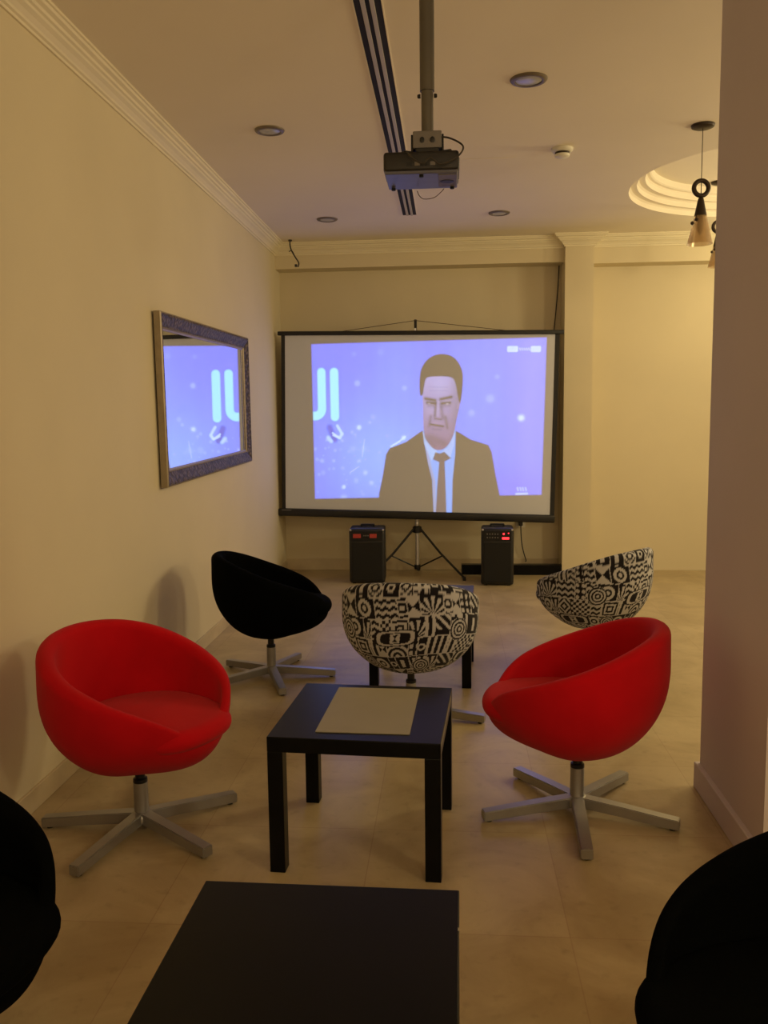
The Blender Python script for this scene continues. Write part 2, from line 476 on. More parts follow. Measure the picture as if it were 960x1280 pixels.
def picture(X, Y):
    L = lambda c: np.array(s2l(c))
    amb = L((128, 118, 98))
    def blend(img, m, c): return img*(1-m[..., None])+np.asarray(c)*m[..., None]
    img = np.zeros(X.shape+(3,))
    # blue studio backdrop
    bg = np.zeros(X.shape+(3,))
    bg[...] = L((150, 154, 252))
    g = np.exp(-(((X-485)/75)**2+((Y-570)/75)**2)); bg = blend(bg, g*.95, L((166, 192, 255)))
    g = np.exp(-(((X-500)/30)**2+((Y-470)/60)**2)); bg = blend(bg, g*.5, L((158, 176, 255)))
    g = np.exp(-(((X-600)/40)**2+((Y-500)/90)**2)); bg = blend(bg, g*.6, L((158, 172, 255)))
    g = np.exp(-(((X-665)/18)**2)); bg = blend(bg, g*.35, L((172, 168, 250)))
    g = np.exp(-(((X-650)/40)**2+((Y-610)/25)**2)); bg = blend(bg, g*.5, L((150, 140, 232)))
    bands = .5+.5*np.sin(X*.33+1.1*np.sin(X*.061)+Y*.01); bg *= (1-.02*bands)[..., None]
    def dots(lst):
        nonlocal bg
        for x, y, r, a in lst:
            m = np.exp(-(((X-x)**2+(Y-y)**2)/(r*r))**1.3)*a
            bg = blend(bg, m, L((225, 240, 255)))
    dots([(452, 533, 3, .95), (432, 608, 2.4, .9), (450, 478, 3.5, .4), (655, 521, 4, 1), (617, 497, 5, .3), (594, 515, 4, .25), (510, 484, 3, .35),
          (419, 575, 2, .4), (453, 575, 2, .3), (460, 590, 3, .5), (468, 603, 3, .45), (466, 527, 2, .4), (443, 539, 2, .35), (509, 546, 3, .9),
          (397, 573, 2, .3), (404, 575, 3, .25), (448, 600, 3, .3), (421, 562, 2, .3), (470, 520, 3, .25), (458, 560, 4, .22), (444, 560, 4, .22),
          (432, 622, 4, .4), (405, 590, 3, .2), (395, 560, 2, .3), (625, 470, 3, .2), (480, 440, 4, .12), (446, 442, 3, .15)])
    rng = random.Random(7)
    dots([(rng.uniform(396, 490), rng.uniform(540, 618), rng.uniform(1, 2.2), rng.uniform(.1, .35)) for _ in range(40)])
    for a, b, w in (((493, 557), (503, 551), 1.2), ((503, 551), (511, 545), 1.0), ((459, 548), (456, 570), .35), ((440, 590), (452, 582), .35)):
        bg = blend(bg, np.clip(1.3-seg_d(X, Y, a, b)/w/1.2, 0, 1)*.8, L((225, 242, 255)))
    # small emblem below the letters
    for a, b, w, c in (((414, 533), (420, 548), 4, (120, 128, 205)), ((424, 531), (430, 541), 1.8, (215, 235, 255)), ((430, 541), (427, 546), 2, (215, 235, 255)),
                       ((427, 546), (419, 543), 1.5, (215, 235, 255)), ((412, 546), (416, 550), 2.6, (205, 228, 255)), ((418, 540), (426, 546), 1.2, (225, 240, 255)),
                       ((418, 546), (421, 549), 2, (125, 130, 200))):
        bg = blend(bg, np.clip(1.4-seg_d(X, Y, a, b)/w, 0, 1), L(c))
    # two big cyan letters, the first one cut by the picture edge
    cy = L((190, 250, 255))
    bg = blend(bg, np.clip((5.4-seg_d(X, Y, (420.2, 464.5), (421.0, 519.5)))/1.4+.5, 0, 1), cy)
    d = np.minimum(seg_d(X, Y, (403.8, 464.5), (404.3, 509.5)), seg_d(X, Y, (385, 518.7), (396, 518.7)))
    arc = np.abs(np.hypot(X-395, Y-509.5)-9.3); arc = np.where((X >= 394.5) & (Y > 509), arc, 99)
    d = np.minimum(d, arc)
    bg = blend(bg, np.clip((5.3-d)/1.4+.5, 0, 1), cy)
    # channel mark top right
    wh = L((222, 236, 255))
    for x0, x1 in ((637, 650), (665.5, 677.5)):
        dx = np.abs(X-(x0+x1)/2)-(x1-x0)/2+1.5; dy = np.abs(Y-435.8)-3.6+1.5
        sd = np.hypot(np.maximum(dx, 0), np.maximum(dy, 0))+np.minimum(np.maximum(dx, dy), 0)-1.5
        bg = blend(bg, np.clip(.5-sd/1.2, 0, 1), wh)
        for k in range(3):
            xx = x0+3+k*3.2
            bg = blend(bg, np.clip(1.1-seg_d(X, Y, (xx, 434.5-(k == 1)), (xx, 437.4))/.8, 0, 1)*.6, L((165, 180, 245)))
    for k in range(5):
        xx = 652+k*2.7; bg = blend(bg, np.clip(1.2-seg_d(X, Y, (xx, 434.8), (xx+1.2, 437))/.9, 0, 1)*.8, wh)
    for xx in (651.5, 655, 658, 661.5):
        bg = blend(bg, np.clip(1.3-seg_d(X, Y, (xx, 609), (xx+1, 612.5))/1.0, 0, 1)*.7, wh)
    bg = blend(bg, np.clip(1.4-seg_d(X, Y, (650.5, 617), (663.5, 616.6))/1.5, 0, 1)*.75, wh)
    q = [(391.2, 430.2), (684.2, 421.8), (681, 617.8), (394.2, 623)]
    img = blend(img, poly_mask(X, Y, q, .9), np.zeros(3)); pm = poly_mask(X, Y, q, .9)
    e = np.maximum(bg-amb, 0); e[..., 0] *= .86; e[..., 2] *= 1.35; img = e*pm[..., None]
    # presenter
    Z = lambda pts: [(x/4.8+460, y/4.8+420) for x, y in pts]
    jac = Z([(78, 1080), (84, 945), (108, 830), (128, 705), (150, 668), (250, 630), (335, 570), (350, 562), (550, 562), (575, 575), (640, 615), (745, 648), (765, 690), (790, 830), (815, 950), (830, 1080)])
    img = blend(img, poly_mask(X, Y, jac, .7), (0.006, .004, .004))
    sh = Z([(352, 560), (362, 640), (385, 760), (410, 860), (420, 1066), (530, 1066), (533, 860), (548, 700), (550, 560)])
    img = blend(img, poly_mask(X, Y, sh, .6), L((150, 182, 255))-amb*.9)
    img = blend(img, poly_mask(X, Y, Z([(352, 570), (364, 640), (388, 770), (413, 870), (420, 1066), (436, 1066), (428, 870), (400, 760), (376, 640)]), .6)*.8, L((176, 176, 200))-amb)
    img = blend(img, poly_mask(X, Y, Z([(352, 570), (360, 640), (405, 745), (440, 690), (400, 640)]), .5)*.8, L((185, 210, 255))-amb)
    img = blend(img, poly_mask(X, Y, Z([(545, 575), (540, 650), (515, 735), (470, 690), (510, 640)]), .5)*.8, L((185, 205, 255))-amb)
    tie = Z([(428, 692), (455, 700), (482, 690), (522, 728), (484, 748), (490, 880), (497, 1066), (432, 1066), (440, 900), (452, 752), (414, 735)])
    img = blend(img, poly_mask(X, Y, tie, .6), (.035, .02, .05))
    # head
    face = curve(Z([(350, 330), (352, 420), (354, 500), (362, 590), (392, 645), (430, 676), (472, 674), (510, 640), (540, 575), (556, 490), (574, 400), (566, 300), (550, 250), (470, 235), (375, 240)]))
    fm = poly_mask(X, Y, face, .7)
    fy = np.clip((Y-470)/90, 0, 1)
    fc = (L((186, 178, 226))-amb)[None, None, :]*(1-fy[..., None])+(L((160, 136, 152))-amb)[None, None, :]*fy[..., None]
    hl = np.exp(-(((X-(450/4.8+460))/9)**2+((Y-(300/4.8+420))/10)**2))
    fc = fc+hl[..., None]*np.array([.05, .06, .1])
    cheek = np.exp(-(((X-(400/4.8+460))/8)**2+((Y-(440/4.8+420))/9)**2)); fc = fc+cheek[..., None]*np.array([.04, .04, .06])
    side = np.clip((X-(500/4.8+460))/14, 0, 1); fc = fc*(1-.45*side[..., None])
    img = img*(1-fm[..., None])+np.maximum(fc, 0)*fm[..., None]
    def dark(a, b, w, k):
        nonlocal img
        a, b = Z([a])[0], Z([b])[0]
        m = np.exp(-(seg_d(X, Y, a, b)/w)**2)*k; img = img*(1-m[..., None])
    def light(a, b, w, c):
        nonlocal img
        a, b = Z([a])[0], Z([b])[0]
        m = np.exp(-(seg_d(X, Y, a, b)/w)**2); img = img+m[..., None]*np.array(c)
    dark((368, 370), (425, 380), 2.0, 1); dark((458, 374), (522, 360), 2.0, 1)          # brows
    dark((378, 394), (424, 398), 2.0, 1); dark((468, 398), (515, 394), 2.0, 1)          # eyes
    dark((385, 412), (420, 414), 2.0, .35); dark((472, 416), (512, 412), 2.0, .35)
    light((386, 398), (392, 399), .9, (.2, .2, .26)); light((494, 401), (502, 400), .9, (.22, .22, .3))
    dark((430, 395), (424, 475), 1.7, .7); dark((458, 400), (472, 485), 2.2, .5)         # nose sides
    light((444, 390), (442, 470), 1.3, (.07, .07, .1))
    dark((424, 490), (462, 494), 1.3, .75)                                                # nostrils
    dark((400, 524), (474, 536), 1.4, 1); dark((412, 552), (462, 556), 1.5, .35)        # mouth
    light((405, 514), (465, 520), 1.0, (.04, .03, .04))
    dark((400, 475), (390, 535), 2, .5); dark((488, 480), (500, 545), 2.2, .6)         # cheek folds
    dark((400, 600), (480, 640), 5, .4); dark((370, 600), (420, 655), 3, .35)
    dark((390, 300), (500, 302), .9, .2); dark((392, 322), (500, 322), .9, .2)
    light((572, 380), (562, 425), 1.2, (.10, .06, .10))
    hair = curve(Z([(334, 345), (332, 250), (345, 185), (385, 132), (445, 106), (510, 112), (556, 145), (586, 205), (590, 270), (584, 350), (574, 400), (560, 350), (548, 285), (528, 248), (480, 238), (400, 240), (370, 252), (358, 300), (350, 345)]), 4)
    img = blend(img, poly_mask(X, Y, hair, .7), (.004, .002, .0))
    return np.maximum(img, 0)

SW, SH = 2.440, 1.637
SCR = empty('projection_screen', (-.295, 7.592, 0))
fr = Matrix.Translation((0, 0, 1.362)) @ Matrix.Rotation(math.radians(-4.2), 4, 'Z') @ Matrix.Rotation(math.radians(1.2), 4, 'Y')
def screen_parts():
    nx, nz = 470, 320
    bw = .034
    x0, x1 = -SW/2+bw, SW/2-bw-.004; z0, z1 = -SH/2+.055, SH/2-.03
    xs = np.linspace(x0, x1, nx); zs = np.linspace(z0, z1, nz)
    GX, GZ = np.meshgrid(xs, zs)
    # sheet units: corners of the whole panel in picture units
    cLT, cRT, cRB, cLB = (352, 415), (700, 413), (697, 652), (350, 643)
    s = (GX+SW/2)/SW; t = (SH/2-GZ)/SH
    PXc = (1-s)*(1-t)*cLT[0]+s*(1-t)*cRT[0]+s*t*cRB[0]+(1-s)*t*cLB[0]
    PYc = (1-s)*(1-t)*cLT[1]+s*(1-t)*cRT[1]+s*t*cRB[1]+(1-s)*t*cLB[1]
    col = picture(PXc, PYc)
    V = np.stack([GX, np.zeros_like(GX), GZ], -1).reshape(-1, 3)
    V = V @ np.array(fr.to_3x3()).T + np.array(fr.translation)
    i = np.arange(nx*nz).reshape(nz, nx)
    F = np.stack([i[:-1, :-1], i[:-1, 1:], i[1:, 1:], i[1:, :-1]], -1).reshape(-1, 4)
    fab = grid_mesh('screen_fabric', V, F, attr_material('matte_screen_with_picture', 'Col', .8, True, (.66, .68, .76)), SCR, col.reshape(-1, 3))
    fab['label'] = 'white screen fabric showing a blue broadcast with a man in a dark suit'
    obj('fabric_back', box(-SW/2+.01, SW/2-.01, .003, .006, -SH/2+.03, SH/2-.02, mtx=fr), M['framemetal'], SCR)
    for s_ in (-1, 1):
        a, b_ = (-SW/2, x0) if s_ < 0 else (x1, SW/2)
        obj('side_border', box(a, b_, -.002, .004, -SH/2+.04, SH/2-.02, mtx=fr), M['framemetal'], SCR)
    tb = obj('top_bar', box(-SW/2-.03, SW/2+.035, -.020, .014, SH/2-.032, SH/2+.004, bev=.006, mtx=fr), M['framemetal'], SCR, smooth=True)
    bb = obj('bottom_bar', box(-SW/2-.03, SW/2+.005, -.030, .030, -SH/2-.012, -SH/2+.057, bev=.014, seg=3, mtx=fr), M['framemetal'], SCR, smooth=True)
    obj('name_plate', box(-SW/2+.005, -SW/2+.095, -.0315, -.029, -SH/2+.040, -SH/2+.048, mtx=fr), M['bracket'], bb)
    # mast behind the sheet
    bm = bmesh.new(); add_lathe(bm, [(.019, .08), (.019, 1.2)], 16, c=(.0, .062)); obj('mast', bm, M['steel'], SCR, smooth=True)
    bm = bmesh.new(); add_lathe(bm, [(.013, 1.19), (.013, 2.20)], 16, c=(.0, .062)); obj('extension_mast', bm, M['blackmetal'], SCR, smooth=True)
    bm = bmesh.new(); add_box(bm, -.012, .012, .03, .075, 2.195, 2.285, bev=.004); add_box(bm, -.010, .010, -.006, .035, 2.185, 2.20, bev=.003)
    obj('hook', bm, M['blackmetal'], SCR)
    obj('hook_tag', box(-.009, .009, -.010, -.006, 2.168, 2.206), M['steel'], SCR)
    tl = fr @ Vector((-.68, -.005, SH/2)); tr = fr @ Vector((.78, -.005, SH/2))
    obj('hanging_cord', tube([tl, (0, .03, 2.275), tr], .0028, 6), M['wire'], SCR)
    # tripod
    bm = bmesh.new(); add_lathe(bm, [(.022, .40), (.040, .405), (.040, .455), (.022, .465)], 18, c=(.0, .062)); obj('leg_collar', bm, M['blackmetal'], SCR, smooth=True)
    bm = bmesh.new(); add_lathe(bm, [(.028, .07), (.030, .09), (.028, .11)], 18, c=(.0, .062)); obj('brace_collar', bm, M['blackmetal'], SCR, smooth=True)
    bm = bmesh.new(); add_lathe(bm, [(.016, .478), (.020, .49), (.016, .50)], 16, c=(.0, .03)); obj('knob', bm, M['steel'], SCR, smooth=True)
    for az, R in ((-24, .46), (204, .46), (90, .31)):
        ca, sa = math.cos(math.radians(az)), math.sin(math.radians(az))
        P = lambda r, z: (ca*r, .062+sa*r, z)
        leg = obj('leg', tube([P(.035, .435), P(R*.5, .228), P(R, .022)], .0105, 8), M['blackmetal'], SCR, smooth=True)
        bm = bmesh.new(); add_lathe(bm, [(.014, 0), (.016, .012), (.012, .035)], 12, c=P(R, 0)[:2]); obj('rubber_foot', bm, M['plastic'], leg, smooth=True)
        obj('brace', tube([P(.025, .092), P(R*.55, .209)], .0075, 6), M['blackmetal'], SCR)
screen_parts()
finish(SCR, 'large tripod projection screen showing a blue broadcast of a suited man', 'projection screen')

# ------------------------------------------------------------------ speakers and things by the back wall
def speaker(x, y, rz, w, d, h, kind, label):
    t = empty('floor_speaker', (x, y, 0), rz)
    bm = bmesh.new(); add_box(bm, -w/2, w/2, -d/2, d/2, .006, h, bev=.022, seg=3); cab = obj('cabinet', bm, M['plastic'], t, smooth=True)
    bm = bmesh.new(); add_box(bm, -w/2+.022, w/2-.022, -d/2-.006, -d/2+.01, .03, h-.12, bev=.005); obj('grille', bm, M['grill'], t)
    pn = obj('control_panel', box(-w/2+.018, w/2-.018, -d/2-.005, -d/2+.01, h-.11, h-.02, bev=.004), M['blackmetal'], t)
    bm = bmesh.new()
    add_box(bm, -.06, .06, -.012, .012, h+.012, h+.026, bev=.005)
    for s in (-1, 1): add_box(bm, s*.055-.008, s*.055+.008, -.01, .01, h-.004, h+.02, bev=.003)
    obj('handle', bm, M['blackmetal'], t)
    for s in (-1, 1):
        obj('corner_cap', box(s*(w/2-.014)-.008, s*(w/2-.014)+.008, -d/2-.003, -d/2+.012, h-.022, h-.006, bev=.003), M['steel'], cab)
        bm = box(s*(w/2-.04)-.015, s*(w/2-.04)+.015, -d/2+.02, d/2-.02, 0, .010); obj('foot', bm, M['blackmetal'], t)
    if kind == 'dials':
        for sx, wd in ((-.085, .052), (.055, .046)):
            bm = bmesh.new(); add_box(bm, sx-wd/2-.008, sx+wd/2+.008, -d/2-.010, -d/2-.004, h-.082, h-.046, bev=.003)
            obj('horn_cover', bm, M['redpl'], pn)
        bm = bmesh.new()
        for k in range(3):
            add_lathe(bm, [(.006, 0), (.005, .008)], 12, mtx=Matrix.Translation((-.025+.018*k, -d/2-.004, h-.062)) @ Matrix.Rotation(PI/2, 4, 'X'))
        obj('dials', bm, M['bracket'], pn)
    else:
        obj('display', box(.040, .098, -d/2-.008, -d/2-.004, h-.094, h-.076), M['ledred'], pn)
        obj('indicator', box(.046, .060, -d/2-.008, -d/2-.004, h-.056, h-.040), M['ledred'], pn)
        bm = bmesh.new()
        for k in range(5):
            for j in range(2):
                add_lathe(bm, [(.006, 0), (.005, .008)], 12, mtx=Matrix.Translation((-.085+.022*k, -d/2-.004, h-.050-.03*j)) @ Matrix.Rotation(PI/2, 4, 'X'))
        obj('dials', bm, M['bracket'], pn)
        obj('indicator', box(.088, .098, -d/2-.008, -d/2-.004, h-.046, h-.038), M['ledred'], pn)
    finish(t, label, 'speaker', 'floor speakers under the projection screen')
speaker(-.722, 7.44, .03, .310, .26, .485, 'dials', 'black floor speaker with two dull red patches on top, left of the tripod')
speaker(.405, 7.36, -.04, .275, .25, .495, 'display', 'black floor speaker with glowing red display, right of the tripod')

t = empty('long_black_box', (.555, 7.78, 0), -.015)
obj('body', box(-.445, .445, -.045, .045, 0, .092, bev=.006), M['blackfoil'], t)
for s in (-1, 1): obj('end_cap', box(s*.448-.004, s*.448+.004, -.047, .047, .0, .094, bev=.002), M['plastic'], t)
finish(t, 'long low black box lying on the floor behind the right speaker', 'box')

t = empty('wall_socket', (.655, YB, .445))
obj('plate', box(-.043, .043, -.009, 0, -.043, .043, bev=.003), M['whitepl'], t)
bm = bmesh.new(); add_lathe(bm, [(.022, 0), (.020, .003)], 20, mtx=Matrix.Translation((0, -.009, 0)) @ Matrix.Rotation(PI/2, 4, 'X')); obj('socket_face', bm, M['bracket'], t)
finish(t, 'white wall socket low on the wall below the screen corner', 'wall socket')
t = empty('power_cable', (.655, YB, .445))
obj('plug', box(-.018, .018, -.052, -.010, -.024, .026, bev=.006), M['plastic'], t)
obj('cable', tube(smoothpath([(0, -.045, -.02), (.002, -.05, -.10), (.012, -.045, -.20), (.03, -.04, -.28), (.05, -.05, -.345), (.04, -.11, -.345)], 6), .005), M['cable'], t, smooth=True)
finish(t, 'black power plug and cable hanging from the wall socket', 'power cable')

t = obj('hanging_wire', tube(smoothpath([(.985, YB-.012, 2.772), (.975, YB-.012, 2.55), (.955, YB-.012, 2.30), (.93, YB-.012, 2.05), (.90, YB-.012, 1.8)], 6), .0045), M['cable'], smooth=True)
finish(t, 'thin dark wire running down the wall at the right end of the screen', 'wire')
t = empty('loose_cable', (-1.38, 7.60, H))
obj('cable', tube(smoothpath([(0, 0, 0), (0, -.01, -.04), (.012, -.02, -.09), (.045, -.025, -.15), (.075, -.02, -.20), (.068, -.02, -.235)], 6), .006), M['cable'], t, smooth=True)
obj('cable_end', tube(smoothpath([(.045, -.025, -.15), (.020, -.03, -.10), (-.008, -.03, -.105)], 5), .004), M['cable'], t)
obj('connector', box(.040, .062, -.03, -.012, -.235, -.212, bev=.003), M['plastic'], t)
bm = bmesh.new(); add_lathe(bm, [(.018, 0), (.016, -.012)], 14); obj('ceiling_grommet', bm, M['cable'], t)
finish(t, 'loose dark cable dangling from the ceiling above the left end of the screen', 'cable')

# ------------------------------------------------------------------ pendant lamps in the ceiling recess
def pendant():
    t = empty('pendant_lamp', (0, 0, 0)); t.scale = (.79, .79, .79)
    bm = bmesh.new(); add_lathe(bm, [(.002, -.026), (.055, -.024), (.074, -.016), (.078, -.004), (.078, 0)], 32); obj('canopy', bm, M['brown'], t, smooth=True)
    obj('cord', tube([(0, 0, -.02), (0, 0, -0.456)], .0028, 6), M['brown'], t)
    bm = bmesh.new(); n, k = 32, 12
    R0, r0 = .050, .0155
    vs = [[bm.verts.new(((R0+r0*math.cos(2*PI*j/k))*math.cos(2*PI*i/n), r0*1.1*math.sin(2*PI*j/k), -0.416+(R0+r0*math.cos(2*PI*j/k))*math.sin(2*PI*i/n))) for j in range(k)] for i in range(n)]
    for i in range(n):
        for j in range(k): bm.faces.new((vs[i][j], vs[(i+1) % n][j], vs[(i+1) % n][(j+1) % k], vs[i][(j+1) % k]))
    obj('ring', bm, M['brown'], t, smooth='all')
    bm = bmesh.new(); add_lathe(bm, [(.006, -0.451), (.010, -0.461), (.012, -0.478)], 14); add_lathe(bm, [(.017, -0.483), (.021, -0.498), (.042, -0.601)], 24, cap=False)
    obj('upper_cone', bm, M['brown'], t, smooth=True)
    bm = bmesh.new(); add_lathe(bm, [(.040, -0.600), (.086, -0.791), (.084, -0.791), (.038, -0.600)], 32, cap=False)
    obj('glass_shade', bm, M['glass'], t, smooth=True)
    bm = bmesh.new(); add_lathe(bm, [(.012, -0.606), (.016, -0.626), (.022, -0.666), (.018, -0.706), (.004, -0.726)], 16); obj('bulb', bm, M['paper'], t, smooth=True)
    bm = bmesh.new()
    add_tube(bm, [(-.02, -.01, -0.556), (-.05, -.03, -0.641)], .003, 6)
    for c in ((-.040, -.035, -0.631), (-.068, -.035, -0.656)):
        bmesh.ops.create_uvsphere(bm, u_segments=14, v_segments=9, radius=.013, matrix=Matrix.Translation(c))
    obj('ornament', bm, M['brown'], t)
    return t
p1 = pendant(); p1.location = (1.365, 4.93, H); p1.rotation_euler.z = .1
finish(p1, 'dark ring and amber glass cone pendant lamp hanging fully in view left of the pillar', 'pendant lamp', 'ring and cone pendant lamps')
p2 = copy_tree(p1); p2.location = (2.033, 6.86, H+.185)
p2['label'] = 'second pendant lamp, mostly hidden behind the edge of the near pillar'

# ------------------------------------------------------------------ tables
def table(x, y, rz, label):
    t = empty('side_table', (x, y, 0), rz)
    s = .275
    tp = obj('tabletop', box(-s, s, -s, s, .400, .450, bev=.0025, seg=2), M['blackfoil'], t)
    for sx in (-1, 1):
        for sy in (-1, 1):
            obj('leg', box(sx*(s-.025)-.025+.0004*sx*-1, sx*(s-.025)+.025-.0004*sx, sy*(s-.025)-.025, sy*(s-.025)+.025, 0, .4005, bev=.002), M['blackfoil'], t)
    finish(t, label, 'table', 'small square black side tables')
    return t
t1 = table(-.287, 2.823, -.066, 'square black side table with a grey sheet on it, between the two red chairs')
t2 = table(-.262, 1.450, -.015, 'black square table in the foreground, seen from above and cut by the bottom edge')
c_ = obj('pale_edge_strip', box(.2746, .2758, -.262, .20, .432, .446), M['paper'], t1); c_['label'] = 'pale strip along the right edge of the tabletop'  # thin pale strip on the right side face of the top
c_ = obj('edge_chip', box(.2725, .2756, .129, .139, .4455, .4506), M['paper'], t2); c_['label'] = 'small light chip in the black edge'
t3 = table(-.150, 4.742, -.052, 'black side table mostly hidden behind the patterned chair in the middle')

def mat_sheet():
    pts = SHEET
    bm = bmesh.new()
    lo = [bm.verts.new((x, y, .4502)) for x, y in pts]; hi = [bm.verts.new((x, y, .4530)) for x, y in pts]
    bm.faces.new(lo[::-1]); bm.faces.new(hi)
    for i in range(4): bm.faces.new((lo[i], lo[(i+1) % 4], hi[(i+1) % 4], hi[i]))
    return bm
SHEET = [(-.412, 3.062), (-.113, 3.047), (-.129, 2.602), (-.431, 2.613)]
finish(obj('placemat', mat_sheet(), M['paper']), 'plain grey rectangular placemat lying on the black table between the red chairs', 'placemat')

# ------------------------------------------------------------------ tub chairs
NB = (.235)
def rimz(x):
    return np.interp(x, [-.315, -.25, -.15, 0, .10, .20, .25, .28, .30, .315, .325], [.715, .698, .663, .606, .572, .532, .504, .476, .450, .418, .388])
def smoothstep(a, b, x):
    t = np.clip((x-a)/(b-a), 0, 1); return t*t*(3-2*t)
def shell_fields(az):
    c = np.cos(az)
    R = 1/np.sqrt((np.cos(az)/np.where(c > 0, .325, .312))**2+(np.sin(az)/.326)**2)
    zr = rimz(R*c)
    n = 2.15+.38*smoothstep(.8, .0, c)
    th = .032+.030*smoothstep(.85, .2, c)
    return c, R, zr, n, th
def shell_grid(NA, NP):
    az = np.linspace(0, 2*PI, NA, endpoint=False)
    c, R, zr, n, th = shell_fields(az)
    # soften the rim height along azimuth
    k = max(3, NA//60); ker = np.ones(2*k+1)/(2*k+1)
    zr = np.convolve(np.concatenate([zr[-k:], zr, zr[:k]]), ker, 'valid')
    zo = zr-th/2
    def rout(z):          # outer radius at height z
        zn = np.clip((z-NB)/(zo-NB), 0, 1)
        r = R*np.power(np.maximum(1-np.power(1-zn, n), 0), 1/n)
        bulge = 1+.035*smoothstep(.3, -.4, c)*np.sin(PI*np.clip(zn, 0, 1))**2
        return r*bulge
    rows = []; arc = np.zeros(NA); prev = None; arcs = []
    for t in np.linspace(.02, 1, NP):
        ang = t*PI/2
        zn = 1-np.power(np.cos(ang), 2/n) if t < 1 else np.ones(NA)
        z = NB+(zo-NB)*zn; r = rout(z); rows.append((r, z))
    for a in np.linspace(0, PI, 11)[1:-1]:
        rows.append((R-th/2+np.cos(a)*th/2, zo+np.sin(a)*th/2))
    zf = np.minimum(.362, zo-.012)
    for t in np.linspace(0, 1, 14):
        z = zo*(1-t)+zf*t; rows.append((np.maximum(rout(z)-th*(1+.15*t), .08), z))
    rows.append((np.full(NA, .06), zf*.3+.7*.350))
    Rr = np.array([r for r, z in rows]); Zr = np.array([z for r, z in rows])
    V = np.stack([Rr*np.cos(az)[None], Rr*np.sin(az)[None], Zr], -1)
    return az, V, rout, th
def shell_mesh(parent, m, NA=128, NP=30, colfn=None):
    az, V, rout, th = shell_grid(NA, NP)
    nr = V.shape[0]
    i = np.arange(nr*NA).reshape(nr, NA); j = np.roll(i, -1, 1)
    F = np.stack([i[:-1], j[:-1], j[1:], i[1:]], -1).reshape(-1, 4)
    # caps: two small quads fans closed through centre vertices
    P = V.reshape(-1, 3)
    extra = []
    cb = len(P); ct = cb+1
    P = np.vstack([P, [[0, 0, NB-.0005]], [[0, 0, .350]]])
    for k in range(0, NA, 2):
        a, b, c_ = i[0, k], i[0, (k+1) % NA], i[0, (k+2) % NA]
        extra.append((cb, c_, b, a))
        a, b, c_ = i[-1, k], i[-1, (k+1) % NA], i[-1, (k+2) % NA]
        extra.append((ct, a, b, c_))
    F = np.vstack([F, np.array(extra)])
    cols = None
    if colfn is not None:
        d = np.sqrt((np.diff(V, axis=0)**2).sum(-1)); arc = np.vstack([np.zeros((1, NA)), np.cumsum(d, 0)])
        U = np.broadcast_to((np.mod(az, 2*PI))[None]*.325, arc.shape)
        cc = colfn(U, arc).reshape(-1, 3); cols = np.vstack([cc, cc[:1], cc[-1:]])
    return grid_mesh('seat_shell', P, F, m, parent, cols)

def cushion_mesh(parent, m, colfn=None, NA=96):
    az = np.linspace(0, 2*PI, NA, endpoint=False)
    c, R, zr, n, th = shell_fields(az)
    zo = zr-th/2
    zn = np.clip((.405-NB)/(zo-NB), 0, 1)
    rin = R*np.power(np.maximum(1-np.power(1-zn, n), 0), 1/n)-th*1.05
    a = np.abs((az+PI) % (2*PI)-PI)
    w = smoothstep(math.radians(50), math.radians(14), a)
    Rc = (rin+.014)*(1-w)+.345*w
    rows = []
    hz = .038
    for ang in np.linspace(-PI/2, 0, 9)[1:]:
        e = .045
        rows.append((Rc-e+e*np.cos(ang), (.402+hz*np.sin(ang))*np.ones(NA)))
    for ang in np.linspace(0, PI/2, 8)[1:]:
        e = .045
        rows.append((Rc-e+e*np.cos(ang), (.402+hz*np.sin(ang))*np.ones(NA)))
    for f in (.8, .6, .4, .2, .05):
        rows.append(((Rc-.045)*f, .440+.016*(1-f*f)*np.ones(NA)))
    Rr = np.array([r for r, z in rows]); Zr = np.array([z for r, z in rows])
    X = Rr*np.cos(az)[None]
    Zr = Zr+.03*(X-.1)*.6
    V = np.stack([X, Rr*np.sin(az)[None], Zr], -1); nr = len(rows)
    i = np.arange(nr*NA).reshape(nr, NA); j = np.roll(i, -1, 1)
    F = np.stack([i[:-1], j[:-1], j[1:], i[1:]], -1).reshape(-1, 4)
    P = V.reshape(-1, 3); cb = len(P); P = np.vstack([P, [[0, 0, .362]], [[0, 0, .455]]]); ex = []
    for k in range(0, NA, 2):
        ex.append((cb, i[0, (k+2) % NA], i[0, (k+1) % NA], i[0, k])); ex.append((cb+1, i[-1, k], i[-1, (k+1) % NA], i[-1, (k+2) % NA]))
    F = np.vstack([F, np.array(ex)]); cols = None
    if colfn is not None:
        cc = colfn(V[..., 1]+.5, V[..., 0]+.5).reshape(-1, 3); cols = np.vstack([cc, cc[:1], cc[-1:]])
    return grid_mesh('seat_cushion', P, F, m, parent, cols)

